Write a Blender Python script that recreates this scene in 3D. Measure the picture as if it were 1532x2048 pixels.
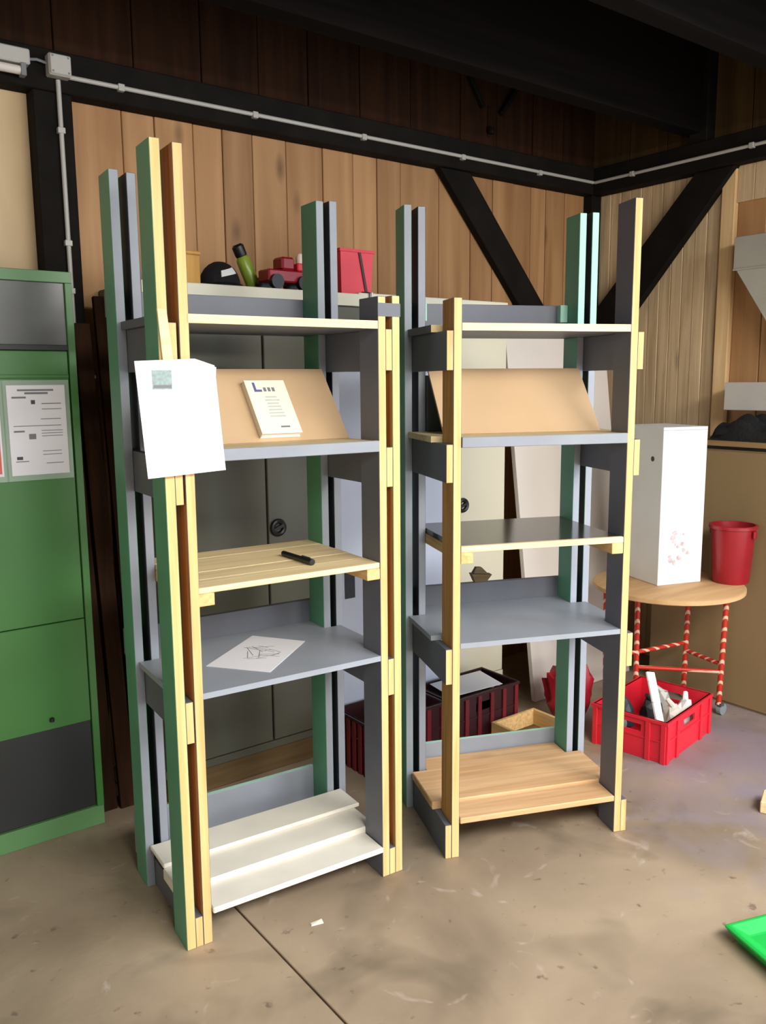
import bpy, bmesh, math, random
from mathutils import Vector, Matrix
random.seed(7)
for o in list(bpy.data.objects): bpy.data.objects.remove(o)
S = bpy.context.scene
COL = S.collection

# ------------------------------------------------------------------ camera
CAM_H, F_PX = 1.58, 1689.9
YAW, PITCH, ROLL = 0.6443, 0.1532, 0.0085
def camera():
    fw = Vector((math.sin(YAW), math.cos(YAW), 0)); rt = Vector((math.cos(YAW), -math.sin(YAW), 0)); up = Vector((0, 0, 1))
    c, s = math.cos(PITCH), math.sin(PITCH)
    fw2 = c*fw - s*up; up2 = s*fw + c*up
    c, s = math.cos(ROLL), math.sin(ROLL)
    rt3 = c*rt - s*up2; up3 = s*rt + c*up2
    cd = bpy.data.cameras.new('camera'); cd.sensor_fit = 'VERTICAL'; cd.sensor_height = 24.0
    cd.lens = F_PX/2048*24.0; cd.clip_start = 0.05
    co = bpy.data.objects.new('camera', cd); COL.objects.link(co)
    m = Matrix((rt3, up3, -fw2)).transposed().to_4x4(); m.translation = Vector((0, 0, CAM_H))
    co.matrix_world = m
    S.camera = co
camera()

# ------------------------------------------------------------------ world, light, exposure
w = bpy.data.worlds.new('world'); S.world = w; w.use_nodes = True
w.node_tree.nodes['Background'].inputs[0].default_value = (0.80, 0.88, 1.0, 1)
w.node_tree.nodes['Background'].inputs[1].default_value = 0.35
def area(name, loc, aim, sx, sy, power, col):
    l = bpy.data.lights.new(name, 'AREA'); l.shape = 'RECTANGLE'; l.size = sx; l.size_y = sy; l.energy = power; l.color = col
    o = bpy.data.objects.new(name, l); COL.objects.link(o); o.location = loc
    d = (Vector(aim) - Vector(loc)).normalized(); o.rotation_euler = d.to_track_quat('-Z', 'Z').to_euler(); return o
# daylight through the open door in the right wall, and through the doorway behind the camera
area('door_daylight_right', (4.05, -0.75, 1.22), (0, -0.75, 1.22), 3.3, 2.3, 105, (0.78, 0.88, 1.0))
area('door_daylight_front', (1.7, -3.95, 1.28), (1.7, 0, 1.28), 3.8, 2.3, 72, (1.0, 0.97, 0.93))
area('fill_light_left', (-3.55, -0.6, 1.55), (0, -0.6, 1.55), 3.0, 1.3, 34, (1.0, 0.97, 0.93))  # unseen fill added from the left to brighten left-facing sides
# ceiling strip lamps hung under the joists over the middle of the workshop (reflectors throw the light down)
area('ceiling_strip_lamps', (1.6, -1.0, 2.76), (1.6, -0.82, 2.0), 3.2, 1.1, 225, (1.0, 0.975, 0.93))
S.view_settings.view_transform = 'Standard'; S.view_settings.look = 'None'
S.view_settings.exposure = 0.54; S.view_settings.gamma = 1.0; S.view_settings.use_curve_mapping = False

# ------------------------------------------------------------------ materials
def lin(c):
    return tuple(((v/255)/12.92 if v/255 <= .04045 else ((v/255+.055)/1.055)**2.4) for v in c) + (1,)
def newmat(name):
    m = bpy.data.materials.new(name); m.use_nodes = True
    nt = m.node_tree; b = nt.nodes['Principled BSDF']; return m, nt, b
def nd(nt, t, **kw):
    n = nt.nodes.new(t)
    for k, v in kw.items(): setattr(n, k, v)
    return n
def paint(name, c, rough=.5, metal=0., var=.10, scale=6., spec=.5, bump=0.):
    m, nt, b = newmat(name); L = nt.links
    tc = nd(nt, 'ShaderNodeTexCoord'); n = nd(nt, 'ShaderNodeTexNoise'); n.inputs['Scale'].default_value = scale; n.inputs['Detail'].default_value = 5
    L.new(tc.outputs['Object'], n.inputs['Vector'])
    r = nd(nt, 'ShaderNodeValToRGB'); l = lin(c)
    r.color_ramp.elements[0].position = .3; r.color_ramp.elements[1].position = .7
    r.color_ramp.elements[0].color = tuple(v*(1-var) for v in l[:3])+(1,); r.color_ramp.elements[1].color = tuple(min(1, v*(1+var)) for v in l[:3])+(1,)
    L.new(n.outputs['Fac'], r.inputs[0]); L.new(r.outputs[0], b.inputs['Base Color'])
    b.inputs['Roughness'].default_value = rough; b.inputs['Metallic'].default_value = metal; b.inputs['Specular IOR Level'].default_value = spec
    if bump:
        bp = nd(nt, 'ShaderNodeBump'); bp.inputs['Strength'].default_value = bump; bp.inputs['Distance'].default_value = .01
        n2 = nd(nt, 'ShaderNodeTexNoise'); n2.inputs['Scale'].default_value = 60; L.new(tc.outputs['Object'], n2.inputs['Vector'])
        L.new(n2.outputs['Fac'], bp.inputs['Height']); L.new(bp.outputs[0], b.inputs['Normal'])
    return m
def wood(name, c1, c2, axis='Z', rough=.6, knots=.5, var=.15, across=26., along=1.3, spec=.35):
    m, nt, b = newmat(name); L = nt.links
    tc = nd(nt, 'ShaderNodeTexCoord'); oi = nd(nt, 'ShaderNodeObjectInfo')
    off = nd(nt, 'ShaderNodeVectorMath', operation='SCALE'); off.inputs[0].default_value = (13.1, 7.7, 9.3); L.new(oi.outputs['Random'], off.inputs['Scale'])
    add = nd(nt, 'ShaderNodeVectorMath', operation='ADD'); L.new(tc.outputs['Object'], add.inputs[0]); L.new(off.outputs[0], add.inputs[1])
    mp = nd(nt, 'ShaderNodeMapping'); sc = [across]*3; sc['XYZ'.index(axis)] = along; mp.inputs['Scale'].default_value = sc
    L.new(add.outputs[0], mp.inputs['Vector'])
    n = nd(nt, 'ShaderNodeTexNoise'); n.inputs['Scale'].default_value = 1; n.inputs['Detail'].default_value = 6; n.inputs['Distortion'].default_value = .6
    L.new(mp.outputs[0], n.inputs['Vector'])
    r = nd(nt, 'ShaderNodeValToRGB'); r.color_ramp.elements[0].position = .32; r.color_ramp.elements[1].position = .68
    r.color_ramp.elements[0].color = lin(c2); r.color_ramp.elements[1].color = lin(c1); L.new(n.outputs['Fac'], r.inputs[0])
    out = r.outputs[0]
    if knots:
        mk = nd(nt, 'ShaderNodeMapping'); sk = [5.5]*3; sk['XYZ'.index(axis)] = 2.2; mk.inputs['Scale'].default_value = sk; L.new(add.outputs[0], mk.inputs['Vector'])
        v = nd(nt, 'ShaderNodeTexVoronoi'); v.inputs['Scale'].default_value = 1; L.new(mk.outputs[0], v.inputs['Vector'])
        kr = nd(nt, 'ShaderNodeValToRGB'); kr.color_ramp.elements[0].position = .05; kr.color_ramp.elements[1].position = .17
        kr.color_ramp.elements[0].color = (1, 1, 1, 1); kr.color_ramp.elements[1].color = (0, 0, 0, 1); L.new(v.outputs['Distance'], kr.inputs[0])
        ms = nd(nt, 'ShaderNodeMath', operation='MULTIPLY'); ms.inputs[1].default_value = knots; L.new(kr.outputs[0], ms.inputs[0])
        mx = nd(nt, 'ShaderNodeMix', data_type='RGBA'); L.new(ms.outputs[0], mx.inputs[0]); L.new(out, mx.inputs[6])
        mx.inputs[7].default_value = tuple(v*.35 for v in lin(c2)[:3])+(1,); out = mx.outputs[2]
    hs = nd(nt, 'ShaderNodeHueSaturation'); mr = nd(nt, 'ShaderNodeMapRange'); mr.inputs['To Min'].default_value = 1-var; mr.inputs['To Max'].default_value = 1+var
    L.new(oi.outputs['Random'], mr.inputs['Value']); L.new(mr.outputs[0], hs.inputs['Value']); L.new(out, hs.inputs['Color']); L.new(hs.outputs[0], b.inputs['Base Color'])
    b.inputs['Roughness'].default_value = rough; b.inputs['Specular IOR Level'].default_value = spec
    bp = nd(nt, 'ShaderNodeBump'); bp.inputs['Strength'].default_value = .15; bp.inputs['Distance'].default_value = .004; L.new(n.outputs['Fac'], bp.inputs['Height']); L.new(bp.outputs[0], b.inputs['Normal'])
    return m
def concrete(name):
    m, nt, b = newmat(name); L = nt.links
    tc = nd(nt, 'ShaderNodeTexCoord')
    def noise(s, d, dist=0.):
        n = nd(nt, 'ShaderNodeTexNoise'); n.inputs['Scale'].default_value = s; n.inputs['Detail'].default_value = d; n.inputs['Distortion'].default_value = dist
        L.new(tc.outputs['Object'], n.inputs['Vector']); return n
    def ramp(n, p0, p1, c0, c1):
        r = nd(nt, 'ShaderNodeValToRGB'); r.color_ramp.elements[0].position = p0; r.color_ramp.elements[1].position = p1
        r.color_ramp.elements[0].color = c0; r.color_ramp.elements[1].color = c1; L.new(n.outputs['Fac'], r.inputs[0]); return r
    def mix(f, a, bcol, typ='MIX'):
        x = nd(nt, 'ShaderNodeMix', data_type='RGBA', blend_type=typ); L.new(f, x.inputs[0]); L.new(a, x.inputs[6])
        if isinstance(bcol, tuple): x.inputs[7].default_value = bcol
        else: L.new(bcol, x.inputs[7])
        return x.outputs[2]
    base = ramp(noise(1.6, 8, .4), .36, .64, lin((132, 116, 97)), lin((164, 146, 123)))
    st = ramp(noise(2.7, 3, .8), .53, .70, (0, 0, 0, 1), (.6,)*3+(1,))           # oily dark patches
    c = mix(st.outputs[0], base.outputs[0], lin((92, 82, 66)))
    sp = ramp(noise(22, 4, .3), .66, .74, (0, 0, 0, 1), (.6,)*3+(1,))             # dark specks
    c = mix(sp.outputs[0], c, lin((74, 62, 54)))
    pl = ramp(noise(9, 6, 1.2), .64, .74, (0, 0, 0, 1), (.45,)*3+(1,))            # pale paint and dust
    c = mix(pl.outputs[0], c, lin((196, 182, 172)))
    # bluish door light painted in as lilac-grey by the red crate, ragged outline
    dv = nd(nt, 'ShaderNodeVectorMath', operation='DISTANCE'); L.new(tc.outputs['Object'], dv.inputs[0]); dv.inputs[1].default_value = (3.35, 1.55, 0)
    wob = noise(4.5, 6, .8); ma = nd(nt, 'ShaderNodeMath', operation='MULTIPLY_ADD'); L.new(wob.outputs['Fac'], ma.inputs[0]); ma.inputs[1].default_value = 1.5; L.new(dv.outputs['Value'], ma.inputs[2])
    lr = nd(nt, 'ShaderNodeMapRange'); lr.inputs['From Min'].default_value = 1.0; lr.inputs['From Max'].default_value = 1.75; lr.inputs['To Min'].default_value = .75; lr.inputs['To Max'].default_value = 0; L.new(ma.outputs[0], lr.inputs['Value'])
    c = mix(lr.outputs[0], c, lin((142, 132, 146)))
    L.new(c, b.inputs['Base Color'])
    rr = ramp(noise(3.5, 5), .3, .7, (.42,)*3+(1,), (.62,)*3+(1,)); L.new(rr.outputs[0], b.inputs['Roughness'])
    bp = nd(nt, 'ShaderNodeBump'); bp.inputs['Strength'].default_value = .2; bp.inputs['Distance'].default_value = .004
    L.new(noise(45, 6).outputs['Fac'], bp.inputs['Height']); L.new(bp.outputs[0], b.inputs['Normal'])
    return m
def striped(name, c1, c2, scale):
    m, nt, b = newmat(name); L = nt.links
    tc = nd(nt, 'ShaderNodeTexCoord'); wv = nd(nt, 'ShaderNodeTexWave', bands_direction='DIAGONAL'); wv.inputs['Scale'].default_value = scale; wv.inputs['Distortion'].default_value = 1.5
    L.new(tc.outputs['Object'], wv.inputs['Vector']); r = nd(nt, 'ShaderNodeValToRGB'); r.color_ramp.elements[0].position = .74; r.color_ramp.elements[1].position = .86
    r.color_ramp.elements[0].color = lin(c1); r.color_ramp.elements[1].color = lin(c2); L.new(wv.outputs['Fac'], r.inputs[0]); L.new(r.outputs[0], b.inputs['Base Color']); b.inputs['Roughness'].default_value = .45
    return m

M = {}
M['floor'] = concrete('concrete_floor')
M['plankA'] = wood('orange_pine_plank', (182, 140, 96), (152, 110, 70), 'Z', knots=.8, var=.17, across=11, along=.8)
M['plankB'] = wood('pale_pine_plank', (216, 190, 152), (184, 158, 122), 'Z', knots=.5, var=.10, across=40, along=2)
M['plankD'] = wood('dark_stained_plank', (54, 33, 19), (38, 22, 12), 'Z', knots=.3, var=.12, spec=.12, rough=.85)
M['ply'] = wood('pale_plywood', (212, 186, 148), (190, 162, 122), 'Z', knots=.6, var=.03, across=8, along=1.0)
M['timber'] = paint('black_brown_timber', (23, 20, 17), .8, var=.25, scale=9, spec=.12)
M['joist'] = wood('dark_joist', (20, 16, 14), (12, 10, 9), 'X', knots=.3, var=.1, spec=.08, rough=.9)
M['deck'] = wood('dark_ceiling_deck', (18, 14, 12), (11, 9, 8), 'X', knots=.2, var=.1, spec=.08, rough=.9)
M['pineZ'] = wood('planed_pine_upright', (234, 192, 134), (212, 166, 106), 'Z', knots=.4, var=.06, across=60, along=2.5)
M['gapZ'] = wood('rough_pine_inner_face', (196, 142, 78), (160, 108, 54), 'Z', knots=.5, var=.08, across=50, along=2.5)
M['pineX'] = wood('planed_pine_shelf', (236, 216, 172), (214, 190, 142), 'X', knots=.3, var=.06, across=50, along=2.5)
M['pineXo'] = wood('orange_pine_shelf', (220, 180, 136), (196, 152, 106), 'X', knots=.5, var=.06, across=40, along=2.)
M['pineY'] = wood('pine_batten', (232, 196, 138), (206, 164, 104), 'Y', knots=.2, var=.05, across=60, along=3)
M['tan'] = paint('tan_fibreboard', (200, 168, 130), .65, var=.05, scale=3)
M['grey'] = paint('grey_paint', (92, 95, 104), .5, var=.10, scale=5)
M['greyL'] = paint('pale_grey_paint', (134, 139, 148), .5, var=.10, scale=5)
M['shelfpaint'] = paint('pale_blue_grey_paint', (144, 150, 160), .42, var=.08, scale=4)
M['greyD'] = paint('dark_slate_paint', (48, 52, 62), .55, var=.12, scale=5)
M['green'] = paint('sea_green_paint', (90, 150, 120), .5, var=.10, scale=5)
M['mint'] = paint('mint_paint', (164, 214, 194), .5, var=.08, scale=12)
def two_tone(name, lo, hi, z):
    m, nt, b = newmat(name); L = nt.links; tc = nd(nt, 'ShaderNodeTexCoord'); sp = nd(nt, 'ShaderNodeSeparateXYZ'); L.new(tc.outputs['Object'], sp.inputs[0])
    g_ = nd(nt, 'ShaderNodeMath', operation='GREATER_THAN'); g_.inputs[1].default_value = z; L.new(sp.outputs['Z'], g_.inputs[0])
    mx = nd(nt, 'ShaderNodeMix', data_type='RGBA'); L.new(g_.outputs[0], mx.inputs[0]); mx.inputs[6].default_value = lin(lo); mx.inputs[7].default_value = lin(hi); L.new(mx.outputs[2], b.inputs['Base Color']); b.inputs['Roughness'].default_value = .5
    return m
M['mintgrey'] = two_tone('mint_over_lilac_grey_paint', (158, 162, 176), (164, 214, 194), 1.74)
M['white'] = paint('off_white_paint', (226, 220, 206), .5, var=.05, scale=9)
M['paper'] = paint('white_paper', (246, 246, 246), .6, var=.01)
M['sheet'] = paint('printed_sheet', (226, 226, 232), .6, var=.02)
M['ink'] = paint('grey_ink', (120, 122, 126), .7, var=.1)
M['inkD'] = paint('dark_ink', (72, 74, 78), .7, var=.1)
M['inkB'] = paint('violet_ink', (96, 92, 142), .7, var=.1)
M['inkG'] = paint('grey_green_ink', (142, 160, 158), .7, var=.2, scale=120)
M['inkR'] = paint('coral_print', (206, 96, 84), .6, var=.15, scale=20)
M['book'] = paint('cream_book_cover', (240, 234, 216), .5, var=.03)
M['black'] = paint('black_plastic', (20, 20, 22), .4, var=.1)
M['blackcloth'] = paint('black_cloth', (16, 16, 19), .9, var=.3, scale=30, bump=.5)
M['metal'] = paint('dark_glossy_sheet', (62, 60, 54), .16, .35, var=.08, scale=4, spec=.8)
M['locker'] = paint('leaf_green_enamel', (62, 116, 56), .38, var=.08, scale=2)
M['lockerL'] = paint('light_green_enamel', (88, 132, 84), .4, var=.06, scale=2)
M['lockerD'] = paint('charcoal_panel', (34, 37, 38), .5, var=.08, scale=3)
M['lockerW'] = paint('smoked_grey_panel', (96, 98, 98), .22, var=.12, scale=3)
M['cabA'] = paint('olive_grey_enamel', (90, 89, 76), .42, var=.05, scale=2)
M['cabB'] = paint('cream_enamel', (214, 208, 186), .45, var=.04, scale=2)
M['cabtop'] = paint('cream_edge_enamel', (216, 214, 196), .45, var=.04, scale=2)
M['board'] = paint('bluish_white_board', (196, 204, 224), .35, var=.03)
M['panel'] = paint('pale_grey_panel', (214, 206, 198), .5, var=.04, scale=3)
M['red'] = paint('bright_red_plastic', (214, 36, 54), .35, var=.08)
M['redD'] = paint('dark_red_plastic', (150, 24, 38), .35, var=.08)
M['maroon'] = paint('maroon_plastic', (52, 18, 22), .45, var=.12)
M['ribred'] = paint('dark_crimson_plastic', (112, 26, 36), .45, var=.12)
M['stripe'] = striped('red_white_spiral_tube', (188, 44, 26), (230, 190, 164), 12)
M['tabletop'] = wood('beech_table_top', (206, 168, 122), (184, 144, 100), 'X', knots=0, var=.02, across=14, along=2)
M['carton'] = paint('white_carton', (226, 225, 224), .6, var=.03)
M['stain'] = paint('violet_stain', (198, 180, 184), .7, var=.3, scale=60)
M['brown'] = paint('brown_board', (134, 112, 78), .6, var=.07, scale=1.5)
M['browntop'] = wood('brown_cabinet_top', (160, 128, 88), (132, 104, 70), 'Y', knots=0, var=.02)
M['duct'] = paint('grey_sheet_metal', (172, 170, 160), .45, .2, var=.06)
M['shelfgrey'] = paint('pale_grey_box', (178, 174, 168), .5, var=.06)
M['conduit'] = paint('grey_plastic_conduit', (178, 176, 170), .4, var=.04)
M['brightgreen'] = paint('bright_green_plastic', (22, 168, 70), .35, var=.06)
M['lime'] = paint('lime_bottle', (132, 156, 52), .3, var=.1)
M['wheel'] = paint('grey_rubber_wheel', (128, 136, 142), .5, var=.1)
M['pallet'] = wood('weathered_bearer', (120, 98, 62), (90, 70, 42), 'X', knots=.5, var=.1)
M['skin'] = paint('pale_plastic', (228, 206, 190), .4, var=.05)
M['yellowwood'] = wood('yellow_wood', (214, 168, 92), (190, 140, 70), 'Z', knots=.2, var=.03)
def sleeve_mat():
    m, nt, b = newmat('clear_plastic_sleeve'); b.inputs['Base Color'].default_value = lin((190, 214, 196)); b.inputs['Roughness'].default_value = .25; b.inputs['Alpha'].default_value = .42
    return m
M['sleeve'] = sleeve_mat()

# ------------------------------------------------------------------ mesh helpers
FK = {'l': 0, 'r': 1, 'f': 2, 'b': 3, 'd': 4, 't': 5}
def mats_of(mat):
    """material or dict of face key -> material ('*' is the rest) -> (slot list, six indices)"""
    if not isinstance(mat, dict): return [mat], [0]*6
    slots = [mat['*']]; idx = [0]*6
    for k, v in mat.items():
        if k == '*': continue
        if v not in slots: slots.append(v)
        for ch in k: idx[FK[ch]] = slots.index(v)
    return slots, idx
def bbox(bm, x, y, z, idx=(0,)*6):
    vs = [bm.verts.new((a, b_, c)) for c in z for b_ in y for a in x]
    F = [(0, 4, 6, 2), (1, 3, 7, 5), (0, 1, 5, 4), (2, 6, 7, 3), (0, 2, 3, 1), (4, 5, 7, 6)]
    fs = []
    for i, f in enumerate(F):
        fc = bm.faces.new([vs[j] for j in f]); fc.material_index = idx[i]; fs.append(fc)
    return vs, fs
def link(name, bm, slots, parent=None, smooth=False, bevel=0., seg=1):
    if bevel: bmesh.ops.bevel(bm, geom=list(bm.edges), offset=bevel, segments=seg, affect='EDGES', profile=.5, clamp_overlap=True)
    bmesh.ops.recalc_face_normals(bm, faces=list(bm.faces))
    me = bpy.data.meshes.new(name); bm.to_mesh(me); bm.free()
    if not isinstance(slots, (list, tuple)): slots = [slots]
    for s in slots: me.materials.append(s)
    if smooth:
        for p in me.polygons: p.use_smooth = True
        try: me.set_sharp_from_angle(angle=math.radians(40))
        except Exception: pass
    o = bpy.data.objects.new(name, me); COL.objects.link(o)
    if parent: o.parent = parent
    return o
def box(name, x, y, z, mat, parent=None, bevel=.0015):
    s, i = mats_of(mat); bm = bmesh.new(); bbox(bm, x, y, z, i); return link(name, bm, s, parent, bevel=bevel)
def boxes(name, lst, mat, parent=None, bevel=0.):
    s, i = mats_of(mat); bm = bmesh.new()
    for x, y, z in lst: bbox(bm, x, y, z, i)
    return link(name, bm, s, parent, bevel=bevel)
def hexa(name, pts, mat, parent=None, bevel=0.):
    """eight points: bottom ring of four then top ring of four"""
    bm = bmesh.new(); v = [bm.verts.new(p) for p in pts]
    for f in ((0, 1, 2, 3), (4, 5, 6, 7), (0, 1, 5, 4), (1, 2, 6, 5), (2, 3, 7, 6), (3, 0, 4, 7)): bm.faces.new([v[j] for j in f])
    return link(name, bm, mat, parent, bevel=bevel)
def bar(bm, a, b, w, h, up=(0, 0, 1)):
    a, b = Vector(a), Vector(b); d = (b-a).normalized(); s = d.cross(Vector(up)).normalized()*w/2; u = s.cross(d).normalized()*h/2
    v = [bm.verts.new(p) for p in (a-s-u, a+s-u, a+s+u, a-s+u, b-s-u, b+s-u, b+s+u, b-s+u)]
    for f in ((0, 1, 2, 3), (4, 5, 6, 7), (0, 1, 5, 4), (1, 2, 6, 5), (2, 3, 7, 6), (3, 0, 4, 7)): bm.faces.new([v[j] for j in f])
def tube(bm, pts, r, seg=10, caps=True):
    rings = []; pts = [Vector(p) for p in pts]
    rr = r if isinstance(r, (list, tuple)) else [r]*len(pts)
    for i, p in enumerate(pts):
        if i == 0: d = pts[1]-p
        elif i == len(pts)-1: d = p-pts[i-1]
        else: d = (pts[i+1]-p).normalized()+(p-pts[i-1]).normalized()
        d.normalize(); ref = Vector((0, 0, 1)) if abs(d.z) < .9 else Vector((1, 0, 0))
        s = d.cross(ref).normalized(); u = s.cross(d).normalized()
        rings.append([bm.verts.new(p+rr[i]*(math.cos(2*math.pi*k/seg)*s+math.sin(2*math.pi*k/seg)*u)) for k in range(seg)])
    for a, b in zip(rings, rings[1:]):
        for k in range(seg): bm.faces.new((a[k], a[(k+1) % seg], b[(k+1) % seg], b[k]))
    if caps: bm.faces.new(rings[0]); bm.faces.new(rings[-1])
def tube_obj(name, pts, r, mat, parent=None, seg=10):
    bm = bmesh.new(); tube(bm, pts, r, seg); return link(name, bm, mat, parent, smooth=True)
def lathe(name, prof, mat, parent=None, seg=28, loc=(0, 0, 0), capb=True, capt=False):
    bm = bmesh.new(); rings = []
    for r, z in prof: rings.append([bm.verts.new((loc[0]+r*math.cos(2*math.pi*k/seg), loc[1]+r*math.sin(2*math.pi*k/seg), loc[2]+z)) for k in range(seg)])
    for a, b in zip(rings, rings[1:]):
        for k in range(seg): bm.faces.new((a[k], a[(k+1) % seg], b[(k+1) % seg], b[k]))
    if capb: bm.faces.new(rings[0])
    if capt: bm.faces.new(rings[-1])
    return link(name, bm, mat, parent, smooth=True)
def thing(name, label, cat, loc=(0, 0, 0), rz=0., group=None):
    o = bpy.data.objects.new(name, None); COL.objects.link(o); o.location = loc; o.rotation_euler = (0, 0, rz); o.empty_display_size = .1
    tag(o, label, cat, group); return o
def tag(o, label, cat, group=None):
    o['label'] = label; o['category'] = cat
    if group: o['group'] = group
    return o
def struct(o, label=None):
    o['kind'] = 'structure'
    if label: o['label'] = label
    return o
def sempty(name, label):
    o = bpy.data.objects.new(name, None); COL.objects.link(o); return struct(o, label)

YW, XB = 3.36, 4.06            # back wall face, right wall face
X0, Y0, ZC = -3.6, -4.0, 3.30  # far left, front wall, ceiling

# ------------------------------------------------------------------ floor: base with two slabs and an open joint
fl = struct(box('floor', (X0-.1, 6.5), (Y0-2.5, YW+.1), (-.12, -.02), M['lockerD'], bevel=0), 'brown grey concrete floor with a straight joint')
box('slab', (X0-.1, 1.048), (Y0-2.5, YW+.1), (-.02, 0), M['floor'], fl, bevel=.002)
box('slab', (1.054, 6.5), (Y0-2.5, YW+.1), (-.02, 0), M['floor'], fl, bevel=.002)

# ------------------------------------------------------------------ back wall
wb = struct(box('wall_back', (X0, XB+.12), (YW, YW+.1), (0, ZC), M['plankD'], bevel=0), 'timber framed back wall clad in vertical orange pine boards')
seams = [1.06, 1.269, 1.40, 1.562, 1.692, 1.831, 1.996, 2.185, 2.35, 2.488, 2.628, 2.872, 3.085, 3.24, 3.393, 3.53, 3.647, 3.80, 3.96, XB]
for i, (a, b) in enumerate(zip(seams, seams[1:])):
    j = random.uniform(0, .006)
    box('plank', (a+.0015, b-.0015), (YW-.022-j, YW-j*.5), (0, 2.63), M['plankA'], wb, bevel=.003)
x = .93
while x > X0+.1:
    x2 = max(x-1.22, X0); box('plywood_panel', (x2+.004, x-.004), (YW-.015, YW), (0, 2.62), M['ply'], wb, bevel=.001); x = x2
x = XB
while x > X0:
    wd = random.uniform(.24, .34); a = max(x-wd, X0); box('plank', (a+.002, x-.002), (YW-.02-random.uniform(0, .005), YW), (2.72, ZC-.02), M['plankD'], wb, bevel=.003); x = a
# right wall (ends at the open door)
YD0, YD1, ZD = -2.6, 1.12, 2.5
wr = struct(box('wall_right', (XB, XB+.12), (YD1, YW+.1), (0, ZC), M['plankD'], bevel=0), 'right wall clad in narrow pale pine boards')
struct(box('wall_right_header', (XB, XB+.12), (YD0, YD1), (ZD, ZC), M['plankD'], bevel=0), 'lintel wall over the open side door')
struct(box('wall_right_front', (XB, XB+.12), (Y0, YD0), (0, ZC), M['plankB'], bevel=0), 'right wall beyond the open side door')
y = YW-.02; k = 0
while y > 2.52:
    a = max(y-.068, 2.5); j = random.uniform(0, .004)
    box('plank', (XB-.018-j, XB), (a+.001, y-.001), (0, 2.63), M['plankB'], wr, bevel=.003); y = a
y = 2.43
while y > YD1:
    wd = random.uniform(.13, .19); a = max(y-wd, YD1); box('plank', (XB-.012-random.uniform(0, .004), XB), (a+.002, y-.002), (0, 2.50), M['plankA'], wr, bevel=.003); y = a
# short pale boards over the recess beside the trim
y = 2.43
while y > YD1:
    a = max(y-.09, YD1); box('plank', (XB-.03, XB-.013), (a+.001, y-.001), (2.44, 2.64), M['plankB'], wr, bevel=.002); y = a
y = YW
while y > YD1:
    wd = random.uniform(.22, .3); a = max(y-wd, YD1); box('plank', (XB-.018, XB), (a+.002, y-.002), (2.72, ZC-.02), wood('dark_stained_plank_right', (82, 62, 34), (60, 44, 24), 'Z', knots=.3, var=.12, spec=.12, rough=.85) if y == YW else bpy.data.materials['dark_stained_plank_right'], wr, bevel=.003); y = a
# left wall, front wall with the doorway
struct(boxes('wall_left', [((X0-.1, X0), (Y0, -2.15), (0, ZC)), ((X0-.1, X0), (.95, YW), (0, ZC)), ((X0-.1, X0), (-2.15, .95), (0, .85)), ((X0-.1, X0), (-2.15, .95), (2.25, ZC))], M['ply']), 'left wall with a wide opening added for the fill light')  # opening in the unseen left wall, added for the left fill light
wf = struct(boxes('wall_front', [((X0, -.3), (Y0-.1, Y0), (0, ZC)), ((3.7, XB+.12), (Y0-.1, Y0), (0, ZC)), ((-.3, 3.7), (Y0-.1, Y0), (2.5, ZC))], M['ply']), 'front wall with an open doorway behind the camera')
ce = struct(box('ceiling', (X0-.1, XB+.12), (Y0-.1, YW+.1), (ZC, ZC+.06), M['deck'], bevel=0), 'dark timber ceiling deck')
y = YW
while y > Y0:
    box('plank', (X0, XB), (y-.196, y-.002), (ZC-.018, ZC), M['deck'], ce, bevel=.002); y -= .198

# timbers: each is a piece of the setting
tn = [0]
def trim(x, y, z, mat, label, bevel=.004):
    tn[0] += 1; return struct(box('trim_%d' % tn[0], x, y, z, mat, bevel=bevel), label)
trim((X0, 3.955), (3.26, YW), (2.612, 2.752), M['timber'], 'black horizontal wall plate along the back wall')
trim((3.955, XB), (YD1, YW), (2.612, 2.752), M['timber'], 'black horizontal wall plate along the right wall')
trim((.925, 1.062), (3.265, YW-.012), (0, 2.612), M['timber'], 'black upright post left of the shelves behind the green locker')
trim((3.955, XB-.022), (3.27, YW-.026), (0, 2.612), M['timber'], 'black upright post in the wall corner')
trim((XB-.045, XB), (2.43, 2.505), (0, 2.612), wood('pale_trim_post', (234, 200, 150), (210, 172, 122), 'Z', knots=.2, var=.03), 'pale pine edge post beside the recess in the right wall')
trim((3.97, XB), (2.575, 2.675), (2.752, ZC-.02), M['timber'], 'short black post above the right wall plate')
for yj, lab in ((2.605, 'dark ceiling joist nearest the back wall'), (1.87, 'second dark ceiling joist from the back wall'), (1.1, 'third dark ceiling joist from the back wall'), (.3, 'ceiling joist overhead'), (-.6, 'ceiling joist behind the camera'), (-1.6, 'ceiling joist near the door'), (-2.7, 'ceiling joist by the front wall')):
    trim((X0, XB), (yj, yj+.10), (2.80, ZC-.018), M['joist'], lab)
def brace(p, label):
    """p: four (along, z) corners; axis 'A' runs on the back wall, 'B' on the right wall"""
    tn[0] += 1; return p
def braceA(c, y0, y1, label):
    tn[0] += 1; return struct(hexa('trim_%d' % tn[0], [(x, y0, z) for x, z in c]+[(x, y1, z) for x, z in c], M['timber'], bevel=.003), label)
def braceB(c, x0, x1, label):
    tn[0] += 1; return struct(hexa('trim_%d' % tn[0], [(x0, y, z) for y, z in c]+[(x1, y, z) for y, z in c], M['timber'], bevel=.003), label)
braceA([(2.835, 2.612), (3.035, 2.612), (3.955, 1.58), (3.955, 1.36)][::1], 3.285, YW-.03, 'black diagonal brace on the back wall running down to the corner post')
braceB([(2.64, 2.612), (2.42, 2.612), (3.268, 1.64), (3.268, 1.96)], 3.985, XB-.024, 'black diagonal brace on the right wall running down to the corner post')

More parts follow.
